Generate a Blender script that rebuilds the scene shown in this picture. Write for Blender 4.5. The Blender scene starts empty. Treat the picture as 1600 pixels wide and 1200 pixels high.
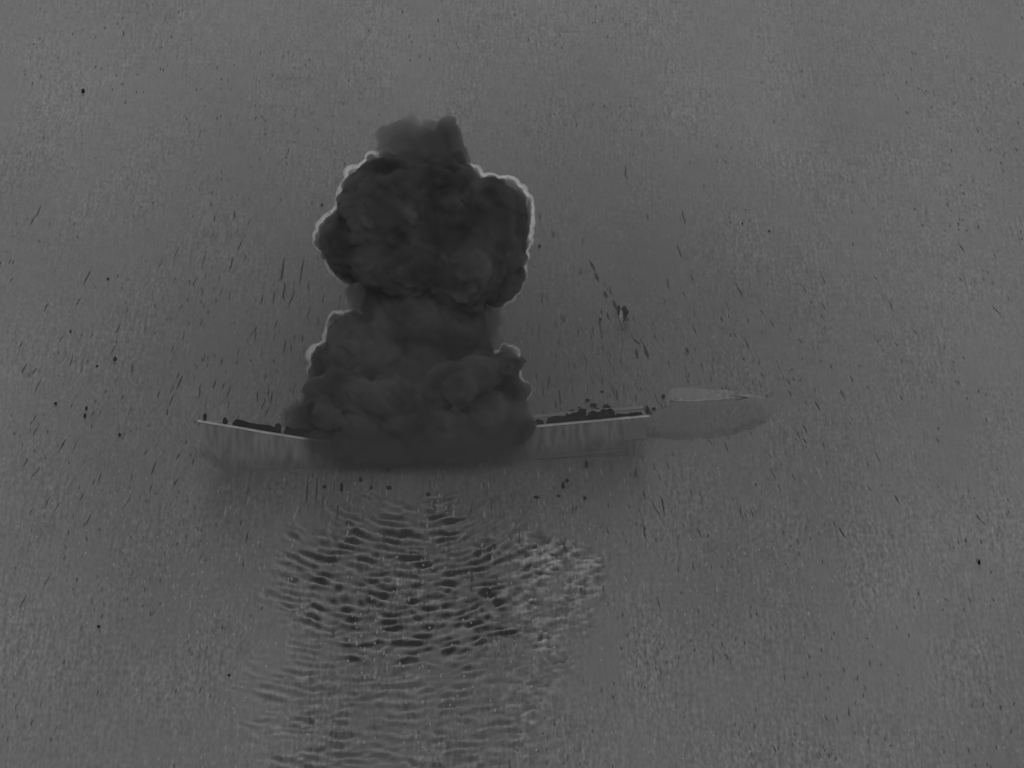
import bpy, bmesh, math, random
import numpy as np
from mathutils import Vector, Matrix, noise

random.seed(7)
rng = np.random.default_rng(7)
scene = bpy.context.scene
col = scene.collection

# ------------------------------------------------------------------ camera
DIST, DEP, WIDE = 250.0, math.radians(16), 27.0     # slant range, look-down angle, metres across at the target
CAM = Vector((0, -DIST * math.cos(DEP), DIST * math.sin(DEP)))
FWD = Vector((0, math.cos(DEP), -math.sin(DEP)))
UPV = Vector((0, math.sin(DEP), math.cos(DEP)))
cd = bpy.data.cameras.new('camera')
cd.sensor_width = 36.0
cd.lens = 36.0 * DIST / WIDE
cd.clip_start = 1.0
cd.clip_end = 30000.0
cam = bpy.data.objects.new('camera', cd)
cam.location = CAM
cam.rotation_euler = (math.pi / 2 - DEP, 0, 0)
col.objects.link(cam)
scene.camera = cam

# ------------------------------------------------------------------ sky and sun
SUN_EL, SUN_AZ = math.radians(36), math.radians(174)   # veiled, low behind the viewer
world = bpy.data.worlds.new('World')
scene.world = world
world.use_nodes = True
wn, wl = world.node_tree.nodes, world.node_tree.links
wn.clear()
sky = wn.new('ShaderNodeTexSky')
sky.sky_type = 'NISHITA'
sky.sun_disc = False
sky.sun_elevation = SUN_EL
sky.sun_rotation = SUN_AZ
sky.dust_density = 4.0
grey = wn.new('ShaderNodeRGBToBW')                     # a thermal sensor sees no hue
bg = wn.new('ShaderNodeBackground')
bg.inputs['Strength'].default_value = 0.12
wo = wn.new('ShaderNodeOutputWorld')
wl.new(sky.outputs[0], grey.inputs[0])
wl.new(grey.outputs[0], bg.inputs['Color'])
wl.new(bg.outputs[0], wo.inputs['Surface'])

sd = bpy.data.lights.new('sun', 'SUN')
sd.energy = 1.05
sd.angle = math.radians(14)
sd.color = (1, 1, 1)
sun = bpy.data.objects.new('sun', sd)
sdir = Vector((math.cos(SUN_EL) * math.sin(SUN_AZ), math.cos(SUN_EL) * math.cos(SUN_AZ), math.sin(SUN_EL)))
sun.rotation_euler = sdir.to_track_quat('Z', 'Y').to_euler()
sun.location = sdir * 200
col.objects.link(sun)

vs = scene.view_settings
vs.view_transform = 'Standard'
vs.look = 'None'
vs.gamma = 1.0
vs.use_curve_mapping = False
vs.exposure = 0.45
cy = scene.cycles
cy.max_bounces = 6
cy.diffuse_bounces = 3
cy.glossy_bounces = 3
cy.volume_bounces = 2
cy.transparent_max_bounces = 24
cy.use_denoising = True

# ------------------------------------------------------------------ helpers
PXM = 1600.0 / WIDE


def ray(px, py):
    return (FWD + Vector((1, 0, 0)) * ((px - 800) / 1600 * WIDE / DIST)
            + UPV * ((600 - py) / 1600 * WIDE / DIST))


def sea_at(px, py, z=0.0):
    """the point of the sea surface that the survey grid puts at px, py"""
    d = ray(px, py)
    return CAM + d * ((z - CAM.z) / d.z)


def upright(px, py, y):
    """a point above the sea at distance row y"""
    d = ray(px, py)
    return CAM + d * ((y - CAM.y) / d.y)


def to_px(x, y, z=0.0):
    """vectorised: world -> survey grid"""
    vx, vy, vz = x - CAM.x, y - CAM.y, z - CAM.z
    f = vy * FWD.y + vz * FWD.z
    u = vy * UPV.y + vz * UPV.z
    return 800 + vx / f * DIST / WIDE * 1600, 600 - u / f * DIST / WIDE * 1600


def tag(o, label=None, cat=None, group=None, kind=None):
    if label: o['label'] = label
    if cat: o['category'] = cat
    if group: o['group'] = group
    if kind: o['kind'] = kind
    return o


def mesh_obj(name, verts, faces, mat, parent=None, smooth=True):
    me = bpy.data.meshes.new(name)
    me.from_pydata([tuple(v) for v in verts], [], faces)
    me.update()
    if smooth:
        me.polygons.foreach_set('use_smooth', [True] * len(me.polygons))
    if mat: me.materials.append(mat)
    o = bpy.data.objects.new(name, me)
    col.objects.link(o)
    o.parent = parent
    return o


def empty(name, loc):
    o = bpy.data.objects.new(name, None)
    o.location = loc
    o.empty_display_size = 0.3
    col.objects.link(o)
    return o


# ------------------------------------------------------------------ materials
def mat_new(name):
    m = bpy.data.materials.new(name)
    m.use_nodes = True
    nt = m.node_tree
    nt.nodes.clear()
    out = nt.nodes.new('ShaderNodeOutputMaterial')
    return m, nt.nodes, nt.links, out


def mottled(name, lo, hi, scale=3.0, rough=0.8, stretch=(1, 1, 1), detail=5.0, spec=0.3, p0=0.3, p1=0.7, bump=0.0, bump_dist=0.02):
    m, n, l, out = mat_new(name)
    tc = n.new('ShaderNodeTexCoord')
    mp = n.new('ShaderNodeMapping')
    mp.inputs['Scale'].default_value = stretch
    nz = n.new('ShaderNodeTexNoise')
    nz.inputs['Scale'].default_value = scale
    nz.inputs['Detail'].default_value = detail
    rp = n.new('ShaderNodeValToRGB')
    rp.color_ramp.elements[0].position = p0
    rp.color_ramp.elements[1].position = p1
    rp.color_ramp.elements[0].color = (lo, lo, lo, 1)
    rp.color_ramp.elements[1].color = (hi, hi, hi, 1)
    b = n.new('ShaderNodeBsdfPrincipled')
    b.inputs['Roughness'].default_value = rough
    b.inputs['Specular IOR Level'].default_value = spec
    l.new(tc.outputs['Object'], mp.inputs[0])
    l.new(mp.outputs[0], nz.inputs['Vector'])
    l.new(nz.outputs['Fac'], rp.inputs[0])
    l.new(rp.outputs[0], b.inputs['Base Color'])
    if bump:
        bp = n.new('ShaderNodeBump')
        bp.inputs['Strength'].default_value = bump
        bp.inputs['Distance'].default_value = bump_dist
        l.new(nz.outputs['Fac'], bp.inputs['Height'])
        l.new(bp.outputs[0], b.inputs['Normal'])
    l.new(b.outputs[0], out.inputs['Surface'])
    return m


def volume(name, density, color, aniso=0.0):
    m, n, l, out = mat_new(name)
    v = n.new('ShaderNodeVolumePrincipled')
    v.inputs['Color'].default_value = (color, color, color, 1)
    v.inputs['Density'].default_value = density
    v.inputs['Anisotropy'].default_value = aniso
    l.new(v.outputs[0], out.inputs['Volume'])
    return m


def soot_volume(name, density, lo, hi):
    """dense smoke, sootier in some billows than in others"""
    m, n, l, out = mat_new(name)
    tc = n.new('ShaderNodeTexCoord')
    nz = n.new('ShaderNodeTexNoise')
    nz.inputs['Scale'].default_value = 0.85
    nz.inputs['Detail'].default_value = 3.0
    nz.inputs['Distortion'].default_value = 0.6
    mr = n.new('ShaderNodeMapRange')
    mr.inputs['From Min'].default_value = 0.33
    mr.inputs['From Max'].default_value = 0.67
    mr.inputs['To Min'].default_value = lo
    mr.inputs['To Max'].default_value = hi
    cc = n.new('ShaderNodeCombineColor')
    v = n.new('ShaderNodeVolumePrincipled')
    v.inputs['Density'].default_value = density
    l.new(tc.outputs['Object'], nz.inputs['Vector'])
    l.new(nz.outputs['Fac'], mr.inputs['Value'])
    for i in range(3): l.new(mr.outputs[0], cc.inputs[i])
    l.new(cc.outputs[0], v.inputs['Color'])
    l.new(v.outputs[0], out.inputs['Volume'])
    return m


def veil_material(density, color):
    """added darkening smoke that thins evenly from the middle of its unit ball outwards"""
    m, n, l, out = mat_new('veil_darkening')
    tc = n.new('ShaderNodeTexCoord')
    g = n.new('ShaderNodeTexGradient'); g.gradient_type = 'QUADRATIC_SPHERE'
    k = n.new('ShaderNodeMath'); k.operation = 'MULTIPLY'; k.inputs[1].default_value = density
    v = n.new('ShaderNodeVolumePrincipled')
    v.inputs['Color'].default_value = (color, color, color, 1)
    l.new(tc.outputs['Object'], g.inputs[0])
    l.new(g.outputs['Fac'], k.inputs[0])
    l.new(k.outputs[0], v.inputs['Density'])
    l.new(v.outputs[0], out.inputs['Volume'])
    return m


def sea_material(name, level, painted_ripple=0.0):
    m, n, l, out = mat_new(name)
    tc = n.new('ShaderNodeTexCoord')
    # long soft wind streaks that run away from the viewer's side of the bay
    def nz(sx, sy, scale, detail, lo, hi, off):
        mp = n.new('ShaderNodeMapping')
        mp.inputs['Scale'].default_value = (sx, sy, 1)
        mp.inputs['Location'].default_value = (off, off * 0.37, 0)
        t = n.new('ShaderNodeTexNoise')
        t.inputs['Scale'].default_value = scale
        t.inputs['Detail'].default_value = detail
        r = n.new('ShaderNodeMapRange')
        r.inputs['From Min'].default_value = 0.3
        r.inputs['From Max'].default_value = 0.7
        r.inputs['To Min'].default_value = lo
        r.inputs['To Max'].default_value = hi
        l.new(tc.outputs['Object'], mp.inputs[0])
        l.new(mp.outputs[0], t.inputs['Vector'])
        l.new(t.outputs['Fac'], r.inputs['Value'])
        return r.outputs[0], t.outputs['Fac']
    a, _ = nz(1.0, 0.2, 0.22, 3, 0.87, 1.13, 3.0)
    b, _ = nz(11.0, 0.5, 1.0, 3, 0.78, 1.22, 11.0)
    c, cf = nz(13.0, 2.4, 1.0, 5, 0.68, 1.32, 23.0)
    def mul(p, q):
        k = n.new('ShaderNodeMath'); k.operation = 'MULTIPLY'
        l.new(p, k.inputs[0])
        if isinstance(q, float): k.inputs[1].default_value = q
        else: l.new(q, k.inputs[1])
        return k.outputs[0]
    m0, _ = nz(0.55, 0.11, 1.0, 2, 0.25, 1.35, 41.0)
    def fade(q):                                   # 1 + (q - 1) * m0: the grain comes and goes in patches
        s1 = n.new('ShaderNodeMath'); s1.operation = 'SUBTRACT'; s1.inputs[1].default_value = 1.0
        l.new(q, s1.inputs[0])
        s2 = n.new('ShaderNodeMath'); s2.operation = 'MULTIPLY_ADD'; s2.inputs[2].default_value = 1.0
        l.new(s1.outputs[0], s2.inputs[0]); l.new(m0, s2.inputs[1])
        return s2.outputs[0]
    v = mul(mul(mul(a, fade(b)), fade(c)), level)
    if painted_ripple:
        at = n.new('ShaderNodeAttribute'); at.attribute_name = 'foam'  # carries the painted light and dark of the ripples
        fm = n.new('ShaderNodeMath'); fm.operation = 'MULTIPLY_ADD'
        fm.inputs[1].default_value = painted_ripple; fm.inputs[2].default_value = 1.0
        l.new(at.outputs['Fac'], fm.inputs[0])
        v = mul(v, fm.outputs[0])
    cc = n.new('ShaderNodeCombineColor')
    for i in range(3): l.new(v, cc.inputs[i])
    bs = n.new('ShaderNodeBsdfPrincipled')
    bs.inputs['Roughness'].default_value = 0.25
    bs.inputs['IOR'].default_value = 1.333
    bs.inputs['Specular IOR Level'].default_value = 0.15
    l.new(cc.outputs[0], bs.inputs['Base Color'])
    bp = n.new('ShaderNodeBump')
    bp.inputs['Strength'].default_value = 0.35
    bp.inputs['Distance'].default_value = 0.012
    l.new(cf, bp.inputs['Height'])
    l.new(bp.outputs[0], bs.inputs['Normal'])
    l.new(bs.outputs[0], out.inputs['Surface'])
    return m


SEA_BASE = 0.085
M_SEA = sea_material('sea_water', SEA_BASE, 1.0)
M_SMOKE = mottled('soot_smoke', 0.008, 0.03, scale=0.75, rough=1.0, spec=0.0, detail=4, p0=0.35, p1=0.68)
M_HULL = mottled('hull_paint', 0.036, 0.088, scale=1.0, rough=0.6, stretch=(9, 9, 1.6), detail=5)
M_DECK = mottled('deck_paint', 0.09, 0.12, scale=2.5, rough=0.8)
M_PALE = mottled('pale_trim', 0.14, 0.21, scale=3.0, rough=0.6)
M_HOT = mottled('charred', 0.003, 0.008, scale=6.0, rough=0.95, spec=0.05)
M_PANEL = mottled('dark_panel', 0.045, 0.055, scale=3.0, rough=0.7)
M_SLICK_D = mottled('dark_slick', 0.02, 0.045, scale=2.0, rough=0.7, spec=0.06)
M_FLECK = mottled('dark_fleck', 0.035, 0.06, scale=2.0, rough=0.7, spec=0.06)
M_SLICK_P = mottled('pale_slick', 0.12, 0.17, scale=2.0, rough=0.6, spec=0.1)
M_FOAM = mottled('foam', 0.25, 0.5, scale=5.0, rough=0.9)
M_WASH = sea_material('wash_water', SEA_BASE * 0.76)
M_FOAMY = sea_material('foamy_water', SEA_BASE * 1.45)
M_RIM = volume('added_pale_rim', 1.35, 0.98, 0.0)
M_FUZZ = soot_volume('smoke_fuzz', 6.5, 0.045, 0.15)
M_SOFT = volume('thin_smoke', 1.5, 0.08, 0.0)
M_WISP = volume('wisp_smoke', 2.2, 0.12, 0.0)
M_RIDGE = volume('ridge_smoke', 3.0, 0.10, 0.0)
M_ADDED_MIST = volume('added_mist', 0.25, 0.2, 0.0)
M_VEIL = veil_material(0.085, 0.12)

# ------------------------------------------------------------------ the sea: one sheet to the horizon, finely ruffled in view
BLAST = sea_at(670, 700)


LAT = rng.random((256, 256)) * 2 - 1


def vnoise(x, y, o=0):
    """smooth lattice noise, -1..1"""
    x = x + 17.3 * o; y = y + 9.1 * o
    xi, yi = np.floor(x).astype(int), np.floor(y).astype(int)
    u, v = x - xi, y - yi
    u, v = u * u * (3 - 2 * u), v * v * (3 - 2 * v)
    g = lambda a, b: LAT[a & 255, b & 255]
    return (g(xi, yi) * (1 - u) + g(xi + 1, yi) * u) * (1 - v) + (g(xi, yi + 1) * (1 - u) + g(xi + 1, yi + 1) * u) * v


def ripple_height(x, y, foam=False):  # foam switches to the painted ripple shading in place of height
    px, py = to_px(x, y)
    # the ring waves of the blast, where they ruffle the near water
    rag = 0.22 * vnoise(x * 1.1, y * 0.35, 3) + 0.16 * vnoise(x * 2.6, y * 0.9, 4)
    u = (px - 668) / 225.0
    v = (py - 920) / 125.0
    m1 = np.clip((1.35 - (u * u + v * v) + 2 * rag) * 1.3, 0, 1)
    u2 = (px - 640) / 230.0
    v2 = (py - 1110) / 170.0
    m2 = np.clip((1.5 - u2 * u2 - v2 * v2 + 2 * rag) * 1.1, 0, 1) * 0.55
    mask = np.maximum(m1, m2)
    dx, dy = (x - BLAST.x), (y - BLAST.y)
    rr = np.sqrt((2.3 * dx) ** 2 + dy * dy) + 0.16 * dx
    h = np.zeros_like(x)
    for lam, a, o, sk in ((0.66, 1.0, 1, 0.0), (0.56, 0.9, 5, 0.14), (0.79, 0.95, 7, -0.12), (0.49, 0.55, 11, 0.3), (0.71, 0.5, 15, -0.35)):
        warp = 0.36 * vnoise(x * 0.9, y * 0.35, o) + 0.20 * vnoise(x * 2.6, y * 1.0, o + 1) + 0.08 * vnoise(x * 6.0, y * 2.0, o + 3)
        env = np.clip(0.45 + 1.5 * vnoise(x * 2.5, y * 1.2, o + 2), 0, 1.6)
        h += a * env * np.sin(2 * math.pi * (rr + warp + sk * dx) / lam + o + (1.4 if foam else 0))  # foam: shifted phase for the painted ripple shading
    cr = np.clip((px - 770) / 90.0, 0, 1)                 # broken chop where the rings meet the boat's old wake
    h = h * (1 - 0.45 * cr) + cr * 1.9 * (vnoise(x * 5.5, y * 3.2, 21) + 0.8 * vnoise(x * 9.5, y * 5.5, 22))
    calm = 0.0022 * (np.sin(x * 5.1 + y * 1.3) + np.sin(x * 7.7 - y * 2.2 + 1) + np.sin(y * 3.4 + x * 2.0 + 2))
    fade = np.clip(1.5 - np.hypot(x, y * 0.4) / 25.0, 0, 1)
    if foam:                                              # ripple light and shade put into colour: paler bands along the rings, darker between
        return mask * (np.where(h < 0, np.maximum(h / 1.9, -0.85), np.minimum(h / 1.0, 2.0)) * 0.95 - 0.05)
    return mask * 0.020 * h + calm * fade


def axis(lo, hi, step, far):
    mid = np.arange(lo, hi + step / 2, step)
    g = step * 1.35 ** np.arange(1, 60)
    g = np.cumsum(g)
    g = np.append(g[g < far], far)
    return np.concatenate([(lo - g)[::-1], mid, hi + g])


xs = np.unique(np.concatenate([axis(-17.5, 17.5, 0.13, 9000), np.arange(-7.5, 5.5, 0.055)]))
ys = np.unique(np.concatenate([axis(-46.0, 52.0, 0.26, 9000), np.arange(-45.9, -4.0, 0.062)]))
X, Y = np.meshgrid(xs, ys)
Z = ripple_height(X, Y)
nx, ny = len(xs), len(ys)
co = np.stack([X, Y, Z], -1).reshape(-1, 3)
ii = np.arange(nx * ny).reshape(ny, nx)
quads = np.stack([ii[:-1, :-1], ii[:-1, 1:], ii[1:, 1:], ii[1:, :-1]], -1).reshape(-1, 4)
me = bpy.data.meshes.new('sea')
me.vertices.add(len(co))
me.vertices.foreach_set('co', co.astype(np.float32).ravel())
me.loops.add(quads.size)
me.loops.foreach_set('vertex_index', quads.astype(np.int32).ravel())
me.polygons.add(len(quads))
me.polygons.foreach_set('loop_start', np.arange(0, quads.size, 4, dtype=np.int32))
me.polygons.foreach_set('use_smooth', np.ones(len(quads), dtype=bool))
me.update(calc_edges=True)
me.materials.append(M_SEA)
at = me.attributes.new('foam', 'FLOAT', 'POINT')          # painted light and dark of the ripples, multiplied into the sea colour
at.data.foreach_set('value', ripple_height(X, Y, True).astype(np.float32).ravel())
sea = bpy.data.objects.new('sea', me)
col.objects.link(sea)
tag(sea, 'grey open sea with ring ripples in front of the blast', 'sea', kind='structure')


def sea_z(x, y):
    return float(ripple_height(np.array([float(x)]), np.array([float(y)]))[0])


# ------------------------------------------------------------------ smoke plume
PY = BLAST.y + 0.4                       # row the plume stands on


ICO = {}
for _sub in (2, 3):
    bm = bmesh.new()
    bmesh.ops.create_icosphere(bm, subdivisions=_sub, radius=1.0)
    ICO[_sub] = (np.array([v.co[:] for v in bm.verts]), np.array([[v.index for v in f.verts] for f in bm.faces]))
    bm.free()


def reskin(o, voxel):
    """clean outer skin of an object, inner folds removed"""
    md = o.modifiers.new('remesh', 'REMESH')
    md.mode = 'VOXEL'
    md.voxel_size = voxel
    ms = o.modifiers.new('smooth', 'SMOOTH')
    ms.factor = 0.5
    ms.iterations = 3
    me2 = bpy.data.meshes.new_from_object(o.evaluated_get(bpy.context.evaluated_depsgraph_get()))
    o.modifiers.clear()
    old = o.data
    o.data = me2
    bpy.data.meshes.remove(old)
    me2.polygons.foreach_set('use_smooth', [True] * len(me2.polygons))


def lobes_to_mesh(name, lobes, mat, parent, voxel, bumps=46, seed=1, amp=0.10, bump_r=(0.10, 0.24), push=0.0):
    """union of round lobes, each beset with smaller billows, remeshed to one skin and roughened"""
    rnd = random.Random(seed)
    av, af, cnt = [], [], [0]
    def ball(c, rx, ry, rz, sub):
        tv, tf = ICO[sub]
        av.append(tv * np.array((rx, ry, rz)) + np.array(c))
        af.append(tf + cnt[0])
        cnt[0] += len(tv)
    for (px, py, rx, rz, dep, dy) in lobes:
        c = upright(px, py, PY + dy)
        ax, az, ay = rx / PXM, rz / PXM / math.cos(DEP), dep / PXM
        ball(c, ax, ay, az, 3)
        for k in range(bumps):
            d = Vector((rnd.gauss(0, 1), rnd.gauss(0, 1), rnd.gauss(0, 1))).normalized()
            s = rnd.uniform(*bump_r) * min(ax, az, ay)
            q = c + Vector((d.x * ax, d.y * ay, d.z * az)) * (1.0 - 0.4 * s / min(ax, az))
            ball(q, s, s, s, 2)
    me = bpy.data.meshes.new(name)
    me.from_pydata(np.concatenate(av).tolist(), [], np.concatenate(af).tolist())
    o = bpy.data.objects.new(name, me)
    col.objects.link(o)
    md = o.modifiers.new('remesh', 'REMESH')
    md.mode = 'VOXEL'
    md.voxel_size = voxel
    ms = o.modifiers.new('smooth', 'SMOOTH')
    ms.factor = 0.5
    ms.iterations = 2
    dg = bpy.context.evaluated_depsgraph_get()
    me2 = bpy.data.meshes.new_from_object(o.evaluated_get(dg))
    o.modifiers.clear()
    o.data = me2
    bpy.data.meshes.remove(me)
    me2.name = name
    off = Vector((seed * 3.1, seed * 1.7, seed * 0.9))
    nv = len(me2.vertices)
    co = np.empty(nv * 3, dtype=np.float32); me2.vertices.foreach_get('co', co); co = co.reshape(-1, 3)
    no = np.empty(nv * 3, dtype=np.float32); me2.vertices.foreach_get('normal', no); no = no.reshape(-1, 3)
    disp = np.empty(nv, dtype=np.float32)
    for i in range(nv):
        p = Vector(co[i]) + off
        disp[i] = 0.7 * (abs(noise.noise(p * 1.9)) - 0.2) + 0.45 * (abs(noise.noise(p * 3.6)) - 0.2) + 0.16 * noise.noise(p * 8.5)
    co = co + no * (disp * amp * 2.2 + push)[:, None]
    co[:, 2] = np.maximum(co[:, 2], -0.3)
    me2.vertices.foreach_set('co', co.astype(np.float32).ravel())
    me2.update()
    me2.polygons.foreach_set('use_smooth', [True] * len(me2.polygons))
    me2.materials.clear()
    me2.materials.append(mat)
    o.parent = parent
    if parent: o.matrix_parent_inverse = Matrix.Translation(-parent.location)
    return o


def added_rim_skin(src, parent, weight, thick):
    """an added thin pale skin that gives part of a cloud a bright outline: a closed lens-shaped shell"""
    me = src.data
    nv = len(me.vertices)
    co = np.empty(nv * 3, dtype=np.float32); me.vertices.foreach_get('co', co); co = co.reshape(-1, 3)
    no = np.empty(nv * 3, dtype=np.float32); me.vertices.foreach_get('normal', no); no = no.reshape(-1, 3)
    w = weight(co) * np.clip((co[:, 1] - (PY - 0.05)) / 0.3, 0, 1)      # kept off the front so that it brightens only the outline
    for i in range(nv):                                   # thick in places, torn in others
        if w[i] > 0: w[i] *= max(0.0, min(1.0, 0.62 + 0.9 * noise.noise(Vector(co[i]) * 1.1) + 0.3 * noise.noise(Vector(co[i]) * 3.0)))
    w = np.where(w < 0.03, 0, w)
    inner = co + no * 0.006
    outer = co + no * (0.006 + w * thick)[:, None]
    idx_out = np.where(w > 0, np.arange(nv) + nv, np.arange(nv))
    fcs = []
    for p in me.polygons:
        vv = list(p.vertices)
        if any(w[k] > 0 for k in vv):
            fcs.append([int(idx_out[k]) for k in vv])
            fcs.append([int(k) for k in vv[::-1]])
    allv = np.concatenate([inner, outer])
    used = sorted({k for f in fcs for k in f})
    remap = {k: i for i, k in enumerate(used)}
    o = mesh_obj('added_rim_skin', allv[used].tolist(), [[remap[k] for k in f] for f in fcs], M_RIM, src)
    return o


def fuzz(src, thick):
    """the loose outer smoke keeps the ragged outline; the dense core lies inside it"""
    me = src.data.copy()
    me.materials.clear()
    me.materials.append(M_FUZZ)
    o = bpy.data.objects.new('loose_smoke', me)
    col.objects.link(o)
    o.parent = src
    cm = src.data
    nv = len(cm.vertices)
    co = np.empty(nv * 3, dtype=np.float32); cm.vertices.foreach_get('co', co)
    no = np.empty(nv * 3, dtype=np.float32); cm.vertices.foreach_get('normal', no)
    cm.vertices.foreach_set('co', co - no * thick)
    cm.update()
    reskin(src, 0.07)


plume = empty('smoke_plume', (BLAST.x, PY, 0))
tag(plume, 'towering dark mushroom shaped smoke cloud rising from the struck boat', 'smoke cloud')

CAP = [(612, 330, 82, 84, 78, -0.1), (570, 375, 66, 58, 60, 0.1), (680, 345, 92, 100, 95, 0.0), (640, 400, 96, 62, 80, -0.3),
       (762, 368, 60, 90, 72, 0.1), (790, 345, 38, 62, 52, 0.3), (783, 428, 36, 44, 42, 0.2), (722, 400, 70, 80, 85, -0.4),
       (545, 408, 30, 30, 30, 0.2), (502, 378, 13, 13, 12, 0.2), (775, 455, 24, 24, 25, 0.1)]
STEM = [(662, 470, 88, 70, 80, 0.1), (668, 540, 96, 70, 85, 0.0), (640, 510, 70, 60, 70, -0.1), (708, 495, 48, 60, 50, 0.1), (600, 480, 34, 34, 34, 0.3)]
BASE = [(575, 566, 64, 60, 60, 0.0), (552, 536, 42, 46, 46, -0.1), (520, 572, 35, 36, 36, 0.0), (640, 590, 110, 90, 95, -0.1), (735, 600, 72, 54, 66, 0.0),
        (790, 575, 22, 32, 28, 0.2), (775, 615, 46, 46, 44, 0.1), (690, 640, 100, 62, 85, -0.4), (590, 650, 84, 56, 70, -0.2), (770, 652, 40, 34, 40, 0.0),
        (540, 672, 52, 38, 50, 0.0), (640, 680, 80, 32, 60, -0.5),
        (817, 608, 10, 12, 10, 0.2)]
rb = random.Random(31)
for k in range(80):                       # the ragged foot of the cloud, rolling over the near side of the boat
    bx = rb.uniform(500, 800)
    by = rb.uniform(600, 706) - max(0, bx - 690) * 0.4
    br = rb.uniform(12, 30)
    BASE.append((bx, by, br * rb.uniform(1, 1.8), br, br * 1.3, rb.uniform(-3.0, -0.2)))
BASE += [(600, 660, 90, 40, 50, -1.2), (690, 655, 90, 36, 50, -1.2), (570, 690, 56, 22, 36, -2.6), (650, 688, 60, 22, 36, -2.6), (720, 680, 50, 24, 34, -2.5)]
cap = lobes_to_mesh('cap', CAP, M_SMOKE, plume, 0.048, bumps=80, bump_r=(.07, .2), seed=3, amp=0.10)
stem = lobes_to_mesh('stem', STEM, M_SMOKE, plume, 0.055, bumps=60, bump_r=(.07, .2), seed=5, amp=0.10)
base = lobes_to_mesh('base_cloud', BASE, M_SMOKE, plume, 0.05, bumps=24, bump_r=(.12, .35), seed=8, amp=0.12)


def spots(centres):
    def w(co):
        px, py = to_px(co[:, 0], co[:, 1], co[:, 2])
        t = np.zeros(len(co), dtype=np.float32)
        for cx, cyy, r, k in centres:
            d = np.hypot(px - cx, py - cyy) / r
            t = np.maximum(t, k * np.clip(1.6 - 1.2 * d, 0, 1))
        return t
    return w


# the skin is added on the lobes' shoulders and backs to brighten their outline
added_rim_skin(cap, plume, spots([(555, 275, 95, 1.0), (520, 345, 50, 0.9), (800, 330, 95, 1.0), (815, 430, 70, 0.9), (760, 275, 45, 0.9), (525, 425, 30, 0.6)]), 0.14)
added_rim_skin(base, plume, spots([(510, 530, 75, 1.0), (490, 590, 45, 0.7), (540, 490, 40, 0.8)]), 0.14)
added_rim_skin(base, plume, spots([(800, 570, 60, 0.7), (822, 605, 30, .6)]), 0.14)

for q in (cap, stem, base):
    fuzz(q, 0.20)

WISP = [(640, 226, 34, 30, 34, 0.1), (662, 240, 40, 40, 40, 0.0), (622, 212, 22, 22, 24, 0.2), (600, 212, 14, 15, 16, 0.2), (641, 196, 14, 15, 16, 0.1), (676, 212, 26, 22, 26, 0.0), (640, 250, 40, 26, 36, -0.1), (608, 232, 18, 20, 20, 0.1)]
lobes_to_mesh('smoke_wisp', WISP, M_WISP, plume, 0.06, bumps=22, seed=12, amp=0.12, bump_r=(.2, .5))
lobes_to_mesh('smoke_wisp', [(705, 226, 20, 36, 24, 0.0), (698, 196, 15, 15, 16, 0.0), (716, 258, 20, 26, 20, 0.0), (690, 244, 26, 34, 28, 0.0), (680, 262, 34, 24, 30, 0.0), (733, 270, 9, 10, 10, 0.0), (650, 262, 34, 24, 30, 0.0), (672, 226, 20, 20, 22, 0.0)], M_RIDGE, plume, 0.05, bumps=22, seed=15, amp=0.10, bump_r=(.2, .5))
SKIRT = [(520, 668, 62, 40, 50, -0.6), (545, 690, 66, 26, 50, -2.7), (610, 702, 66, 18, 50, -2.9), (690, 696, 80, 20, 50, -2.8), (765, 680, 50, 30, 46, -2.4), (470, 655, 30, 24, 30, 0.0), (505, 652, 40, 34, 34, 0.0),
         (790, 640, 34, 36, 36, 0.1), (590, 465, 44, 50, 40, 0.1), (565, 455, 24, 26, 24, 0.1), (740, 500, 40, 60, 40, 0.1)]
lobes_to_mesh('smoke_skirt', SKIRT, M_SOFT, plume, 0.08, bumps=26, seed=17, amp=0.14, bump_r=(.2, .5))
ADDED_MIST = [(350 + k * 52 + random.uniform(-8, 8), 742 - k * 2.2 + random.uniform(-5, 8), 44, random.uniform(20, 34), random.uniform(46, 64), -3.0 + k * 0.13) for k in range(13)]
lobes_to_mesh('added_mist', ADDED_MIST, M_ADDED_MIST, plume, 0.09, bumps=14, seed=21, amp=0.1, bump_r=(.2, .5))  # added mist, put in to darken and blur the hull's waterline

# added smoke volume, put in to darken the sea round the blast
bm = bmesh.new()
bmesh.ops.create_icosphere(bm, subdivisions=5, radius=1.0, matrix=Matrix.Identity(4))
me = bpy.data.meshes.new('darkening_veil'); bm.to_mesh(me); bm.free()
me.materials.append(M_VEIL)
veil = bpy.data.objects.new('darkening_veil', me)
veil.location = sea_at(720, 650)
veil.scale = (17, 34, 10)
col.objects.link(veil)
tag(veil, 'added thin veil that darkens the sea round the dark cloud', 'smoke', kind='stuff')

# ------------------------------------------------------------------ the boat
BOW, STERN = sea_at(322, 742), sea_at(1014, 712)
L = (STERN - BOW).length
yaw = math.atan2(STERN.y - BOW.y, STERN.x - BOW.x)
boat = empty('open_boat', (BOW.x, BOW.y, 0))
boat.rotation_euler = (0, 0, yaw)
tag(boat, 'long low grey open boat half hidden by the dark smoke cloud', 'boat')
FS = np.array([0, .06, .12, .26, .5, .72, 1.0])
HS = np.array([1.36, 1.22, 1.08, .78, .72, .95, 1.10])
BS = np.array([.03, .16, .26, .38, .46, .48, .44])


def station(f):
    return float(np.interp(f, FS, HS)), float(np.interp(f, FS, BS))


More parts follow.
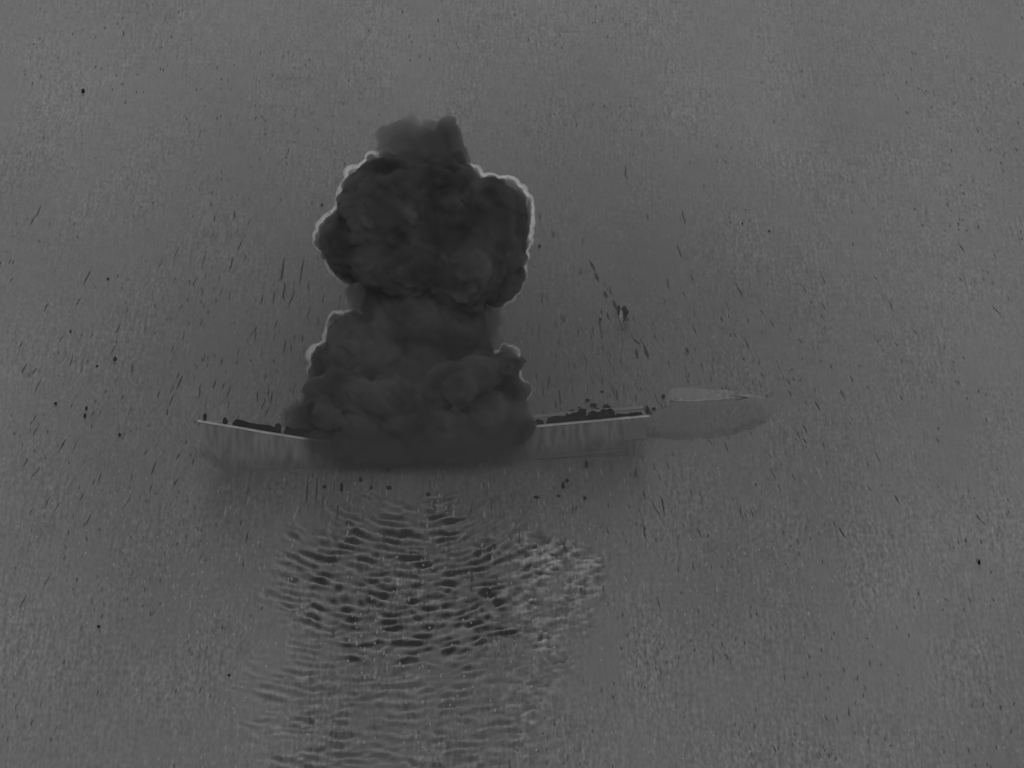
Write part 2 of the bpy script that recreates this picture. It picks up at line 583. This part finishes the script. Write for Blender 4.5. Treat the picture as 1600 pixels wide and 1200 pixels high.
N = 60
hv, hf = [], []
for i in range(N + 1):
    f = i / N
    h, b = station(f)
    x = f * L
    rake = -0.16 * max(0, 1 - f / 0.08) + 0.10 * max(0, (f - 0.97) / 0.03)
    for yy, zz, k in ((-b, h, 1), (-b * .9, h * .45, -1.2), (-b * .72, .02, -3.0), (0, -.35, -4.2), (b * .72, .02, -3.0), (b * .9, h * .45, -1.2), (b, h, 1)):
        hv.append((x + rake * k, yy + 0.40, zz))
for i in range(N):
    for j in range(6):
        a = i * 7 + j
        hf.append((a, a + 7, a + 8, a + 1))
hf.append(tuple(N * 7 + j for j in range(7)))
mesh_obj('hull', hv, hf, M_HULL, boat)
dv, df = [], []
for i in range(N + 1):
    f = i / N
    h, b = station(f)
    for yy in (-b * .97, b * .97):
        dv.append((f * L - 0.16 * max(0, 1 - f / .08), yy + 0.40, h - 0.10))
for i in range(N):
    df.append((2 * i, 2 * i + 2, 2 * i + 3, 2 * i + 1))
mesh_obj('deck', dv, df, M_DECK, boat)


def strip(name, f0, f1, side, w, z0, z1f, mat, n=40, inset=0.0, parent=boat):
    """a rail along one gunwale: box section, z1f gives the height of its top"""
    v, fc = [], []
    for i in range(n + 1):
        f = f0 + (f1 - f0) * i / n
        h, b = station(f)
        rake = -0.16 * max(0, 1 - f / .08)
        yo = 0.40 + side * (b - inset)
        t = z1f(i / n, f)
        for dy, dz in ((-w / 2, z0), (w / 2, z0), (w / 2, t), (-w / 2, t)):
            v.append((f * L + rake, yo + dy, h + dz))
    for i in range(n):
        for j in range(4):
            a, b2 = i * 4 + j, i * 4 + (j + 1) % 4
            fc.append((a, b2, b2 + 4, a + 4))
    fc.append((3, 2, 1, 0)); q = n * 4
    fc.append((q, q + 1, q + 2, q + 3))
    return mesh_obj(name, v, fc, mat, parent, smooth=False)


strip('gunwale', 0.0, 1.0, -1, 0.05, -0.045, lambda t, f: 0.0, M_PALE)
strip('gunwale', 0.0, 1.0, 1, 0.05, -0.07, lambda t, f: 0.0, M_DECK)
r1 = random.Random(4)


def ragged(lo, hi, k, seed):
    rr = random.Random(seed)
    pts = [rr.uniform(lo, hi) for _ in range(k + 1)]
    def f(t, _):
        u = t * k
        i = min(int(u), k - 1)
        e = min(1, min(t, 1 - t) * 14 + 0.25)
        return (pts[i] + (pts[i + 1] - pts[i]) * (u - i)) * e
    return f


def fx(px):                                   # fraction along the hull of a column of the survey grid
    return (sea_at(px, 742 - (px - 322) * 30 / 692).x - BOW.x) / (STERN.x - BOW.x)


for a, b, lo, hi, sd_ in ((368, 441, .11, .17, 1), (446, 499, .15, .21, 2), (808, 850, .08, .15, 3), (854, 918, .13, .23, 4), (918, 962, .09, .19, 5), (962, 1004, .04, .09, 6)):
    c = strip('charred_coaming', fx(a), fx(b), -1, 0.06, 0.0, ragged(lo, hi, 9, sd_), M_HOT, n=36, inset=0.10)
strip('engine_panel', fx(974), fx(1010), -1, 0.04, -0.62, lambda t, f: -0.14, M_PANEL, n=4, inset=0.02)
strip('spray_rail', fx(835), fx(975), -1, 0.05, -0.93, lambda t, f: -0.88, M_PANEL, n=20, inset=0.10)


def lump(name, loc, size, mat, seed, parent=None, rot=0.0, rough=0.28, sub=2):
    rnd = random.Random(seed)
    bm = bmesh.new()
    bmesh.ops.create_icosphere(bm, subdivisions=sub, radius=1.0)
    o3 = Vector((rnd.uniform(0, 50), rnd.uniform(0, 50), rnd.uniform(0, 50)))
    for v in bm.verts:
        d = 1 + rough * noise.noise(v.co * 1.3 + o3) * 1.6 + rough * .5 * noise.noise(v.co * 3.1 + o3)
        v.co = Vector((v.co.x * size[0] * d, v.co.y * size[1] * d, v.co.z * size[2] * d))
    me = bpy.data.meshes.new(name); bm.to_mesh(me); bm.free()
    me.materials.append(mat)
    o = bpy.data.objects.new(name, me)
    o.location = loc
    o.rotation_euler = (0, 0, rot)
    col.objects.link(o)
    o.parent = parent
    return o


for px, s in ((324, .055), (355, .065)):
    f = fx(px); h, b = station(f)
    lump('cleat', (f * L, 0.40 - b + .03, h + .07), (s, s, .1), M_HOT, int(px), boat, sub=2)
for px, s in ((437, .085), (496, .11)):
    f = fx(px); h, b = station(f)
    lump('rowlock', (f * L, 0.40 - b + .10, h + .12), (s, s, s * 1.5), M_HOT, int(px), boat)

# charred bundles lying on the aft deck
yc, ys_ = math.cos(yaw), math.sin(yaw)


def deck_point(px, py):
    """where the aft deck lies under that sight line"""
    z = 0.85
    for _ in range(4):
        p = sea_at(px, py, z)
        f = ((p.x - BOW.x) * yc + (p.y - BOW.y) * ys_) / L
        z = station(min(max(f, 0), 1))[0] - 0.02
    return p


for k, (px, py, s) in enumerate(((927, 635, 9), (894, 643, 6), (910, 645, 9), (925, 646, 7), (948, 637, 8), (943, 643, 6), (953, 643, 7), (947, 651, 6), (895, 651, 7),
                                 (915, 653, 7), (966, 651, 5), (947, 657, 11), (988, 651, 6), (1001, 653, 7), (995, 648, 5), (936, 654, 6), (900, 654, 8), (881, 655, 5), (958, 650, 4),
                                 (918, 627, 5), (941, 613, 4), (1013, 644, 5), (1022, 640, 5), (934, 640, 5), (905, 638, 4), (886, 648, 4))):
    p = deck_point(px, py)
    lx = (p.x - BOW.x) * yc + (p.y - BOW.y) * ys_
    ly = -(p.x - BOW.x) * ys_ + (p.y - BOW.y) * yc - 0.40
    r = s / PXM / 2 * 1.15
    on = abs(ly) < station(min(max(lx / L, 0), 1))[1] and lx < L
    if not on: p = sea_at(px, py)
    o = lump('charred_lump', p + Vector((0, 0, r * .3)), (r * random.uniform(.8, 1.4), r * 1.2, r * random.uniform(.6, 1)), M_HOT, 100 + k, rot=random.uniform(0, 3), rough=0.45)
    if on:
        tag(o, 'small charred black lump lying on the aft deck behind the gunwale', 'wreckage', 'charred lumps heaped on the aft deck')
    else:
        tag(o, 'small charred black lump floating just beyond the aft half of the boat', 'wreckage', 'charred lumps floating beyond the boat')

# ------------------------------------------------------------------ the wake behind the stern
def mound(name, outl, centre, height, mat, power=4, jitter=3.0, nr=14, na=72):
    """a low swell of water with that outline on the sea"""
    cpt = sea_at(*centre)
    ring = []
    for i in range(na):
        t = i / na * len(outl); a = int(t); u = t - a
        P = [outl[(a + j - 1) % len(outl)] for j in range(4)]
        jit = jitter * noise.noise(Vector((i * .35, 9, height * 50)))
        q = [jit * (d + .5) + 0.5 * ((2 * P[1][d]) + (-P[0][d] + P[2][d]) * u + (2 * P[0][d] - 5 * P[1][d] + 4 * P[2][d] - P[3][d]) * u * u + (-P[0][d] + 3 * P[1][d] - 3 * P[2][d] + P[3][d]) * u ** 3) for d in (0, 1)]
        ring.append(sea_at(*q))
    wv, wf = [cpt + Vector((0, 0, height))], []
    for r in range(1, nr + 1):
        t = r / nr
        for i in range(na):
            p = cpt.lerp(ring[i], t)
            z = height * (1 - t ** power) - 0.02 * (t == 1) + 0.006 * noise.noise(Vector((p.x * 1.5, p.y * .5, 3)))
            wv.append(Vector((p.x, p.y, z)))
    for i in range(na):
        wf.append((0, 1 + i, 1 + (i + 1) % na))
    for r in range(nr - 1):
        for i in range(na):
            a, b = 1 + r * na + i, 1 + r * na + (i + 1) % na
            wf.append((a, a + na, b + na, b))
    return mesh_obj(name, wv, [f[::-1] for f in wf], mat)


o = mound('wake_swell', [(985, 664), (990, 654), (1045, 632), (1080, 630), (1130, 627), (1172, 624), (1196, 624), (1206, 636), (1205, 650), (1195, 662), (1170, 670), (1148, 677), (1120, 684), (1080, 688), (1042, 684), (990, 680)], (1110, 655), 0.09, M_WASH, power=9, jitter=3.0)
tag(o, 'smooth dark swell of wash water trailing from the boat stern', 'wake')
o = mound('wake_foam', [(1040, 622), (1046, 608), (1075, 606), (1120, 610), (1165, 615), (1192, 619), (1190, 624), (1165, 622), (1125, 624), (1080, 627), (1050, 628)], (1110, 617), 0.05, M_FOAMY, power=8, jitter=2.0)
tag(o, 'pale wedge of foamy water behind the dark swell at the stern', 'foam')

# ------------------------------------------------------------------ fragments scattered over the sea
def fragment(px, py, w, h, label, group='black fragments scattered on the open sea', tilt=0.0):
    p = sea_at(px, py)
    r = w / PXM / 2
    hz = h / PXM / 2
    # the visible height is shared between its own height and its length along the water
    o = lump('debris_fragment', Vector((p.x, p.y, sea_z(p.x, p.y) + hz * .55)), (r, max(hz * 1.3, r), hz * .95), M_HOT, int(px * 7 + py), rot=tilt)
    return tag(o, label, 'debris', group)


far = 'small black fragment floating alone on the smooth grey sea'
for px, py, w, h in ((130, 145, 6, 10), (503, 322, 4, 6), (180, 563, 6, 8), (87, 632, 5, 5), (152, 573, 4, 4), (110, 519, 4, 5), (169, 437, 4, 5), (135, 640, 4, 7), (133, 652, 4, 9),
                     (187, 681, 4, 6), (1530, 881, 4, 9), (843, 386, 5, 6), (938, 500, 5, 5), (1036, 621, 6, 7), (358, 1056, 4, 4), (154, 980, 5, 4), (1160, 350, 3, 4), (1202, 362, 3, 4)):
    fragment(px, py, w, h, far)
near = 'small black fragment floating between the smoke base and the ripples'
for px, py, w, h in ((632, 710, 8, 6), (607, 721, 4, 10), (606, 737, 8, 8), (608, 764, 8, 7), (580, 764, 4, 7), (625, 732, 5, 6), (584, 721, 4, 5), (631, 722, 4, 4), (669, 774, 6, 6),
                     (507, 762, 5, 6), (539, 719, 6, 5), (648, 717, 6, 12), (709, 703, 6, 6), (712, 715, 11, 12), (534, 766, 5, 16), (563, 752, 4, 10)):
    fragment(px, py, w, h, near, 'black fragments below the smoke base')
aft = 'small black fragment floating in the water under the aft hull'
for px, py, w, h in ((838, 778, 9, 5), (880, 762, 5, 12), (886, 753, 5, 8), (873, 776, 5, 4), (916, 729, 5, 14), (914, 780, 5, 6)):
    fragment(px, py, w, h, aft, 'black fragments under the aft hull')
o = fragment(807, 688, 7, 15, 'long black fragment beside the hull at the right foot of the smoke', None, 0.3)
p = sea_at(972, 500)
t = empty('debris_chunk', (p.x, p.y, 0))
tag(t, 'black chunk with a pale flank, alone on the sea above the aft hull', 'debris')
for nm, dx, dz, sx, sz, m, sdd in (('charred_side', .06, .22, .10, .19, M_HOT, 1), ('charred_edge', -.09, .26, .05, .12, M_HOT, 2), ('pale_flank', -.035, .15, .06, .17, M_PALE, 3), ('broken_foot', .10, -.02, .09, .09, M_SLICK_D, 4)):
    lump(nm, (dx, -.1 if nm == 'pale_flank' else 0, dz), (sx, .12, sz), m, 300 + sdd, t)
for k, (x0, y0, x1, y1) in enumerate(((922, 408, 930, 424), (930, 426, 935, 440), (944, 455, 948, 466), (958, 470, 965, 486), (990, 530, 1000, 538), (1006, 540, 1013, 560), (994, 546, 996, 560))):
    A, B = sea_at(x0, y0), sea_at(x1, y1)
    v, fc, n = [], [], 8
    for i in range(n + 1):
        tt = i / n
        c = A.lerp(B, tt)
        w = 0.05 * math.sin(math.pi * (0.1 + 0.8 * tt))
        v += [(c.x - w, c.y, .002), (c.x, c.y, .02), (c.x + w, c.y, .002)]
    for i in range(n):
        for j in range(2):
            a = i * 3 + j
            fc.append((a, a + 1, a + 4, a + 3))
    o = mesh_obj('scorched_streak', v, fc, M_SLICK_D)
    if k < 4:
        tag(o, 'thin dark streak on the sea, in the broken line behind the lone chunk', 'streak', 'streaks behind the lone chunk')
    else:
        tag(o, 'thin dark streak on the sea between the lone chunk and the stern', 'streak', 'streaks between the chunk and the stern')


# ------------------------------------------------------------------ streaks and flecks that cover the water
def slicks(name, items, mat, label, cat):
    v, fc = [], []
    for (px, py, ln, wd, tilt, hz) in items:
        c = sea_at(px, py)
        half = ln / PXM / math.sin(DEP) / 2
        w = wd / PXM / 2
        z = sea_z(c.x, c.y)
        b = len(v)
        jog = random.uniform(-.03, .03) * min(1, ln / 22)
        for t, k in ((-1, 0.0), (-.5, .8), (0, 1), (.5, .75), (1, 0.0)):
            x = c.x + tilt * t * half + jog * math.sin(t * 4)
            y = c.y + t * half
            ww = w * max(k, .08)
            v += [(x - ww, y, z - .004), (x, y, z + hz * max(k, .15)), (x + ww, y, z - .004)]
        for i in range(4):
            for j in range(2):
                a = b + i * 3 + j
                fc.append((a, a + 1, a + 4, a + 3))
    o = mesh_obj(name, v, fc, mat)
    return tag(o, label, cat, kind='stuff')


def scatter(n, lnr, wdr, sx, sy, cx, cyy, hz):
    out = []
    while len(out) < n:
        px, py = random.gauss(cx, sx), random.gauss(cyy, sy)
        if not (-60 < px < 1660 and -60 < py < 1260): continue
        tilt = -(px - 700) / 450 * 0.07 + random.gauss(0, .02)
        out.append((px, py, random.uniform(*lnr) * random.uniform(.5, 1), random.uniform(*wdr), tilt, hz))
    return out


dark = scatter(650, (8, 38), (2, 4.4), 340, 130, 690, 610, .006)
dark += [(442, 420, 44, 4.5, .01, .02), (444, 455, 34, 4.5, -.02, .02), (471, 425, 50, 3.5, .02, .02), (454, 470, 26, 3, .03, .02), (281, 597, 26, 4.5, .09, .02), (268, 625, 24, 3, .12, .02), (424, 623, 24, 4, 0, .02),
         (402, 620, 18, 3.5, 0, .02), (312, 612, 22, 3, .02, .02), (1032, 655, 36, 3.5, -.04, .02), (1036, 790, 34, 3.5, -.05, .02), (964, 617, 26, 3.5, -.09, .02), (495, 760, 40, 3.5, .0, .02), (480, 770, 34, 3.5, .0, .02)]
slicks('dark_streaks', dark, M_SLICK_D, 'fine dark streaks lying on the water round the boat', 'streaks')
pale = scatter(520, (8, 34), (2, 4.2), 340, 130, 690, 620, .005)
pale += [(318, 725, 60, 3, -.05, .02), (312, 705, 30, 3, -.1, .02)]
slicks('pale_streaks', pale, M_SLICK_P, 'fine pale streaks lying on the water round the boat', 'streaks')
fl = []
for _ in range(260):
    cx, cyy = random.uniform(-40, 1640), random.uniform(-40, 1240)
    for _ in range(random.randint(2, 14)):
        fl.append((random.gauss(cx, 34), random.gauss(cyy, 22), random.uniform(3, 8), random.uniform(2, 4.6), random.gauss(0, .03), .006))
slicks('foam_flecks', fl, M_SLICK_P, 'tiny pale foam flecks speckling the grey sea', 'foam')
fl = []
for _ in range(200):
    cx, cyy = random.uniform(-40, 1640), random.uniform(-40, 1240)
    for _ in range(random.randint(2, 10)):
        fl.append((random.gauss(cx, 34), random.gauss(cyy, 22), random.uniform(4, 10), random.uniform(2, 4.2), random.gauss(0, .03), .008))
slicks('dark_flecks', fl, M_FLECK, 'tiny dark flecks of flotsam speckling the grey sea', 'flotsam')
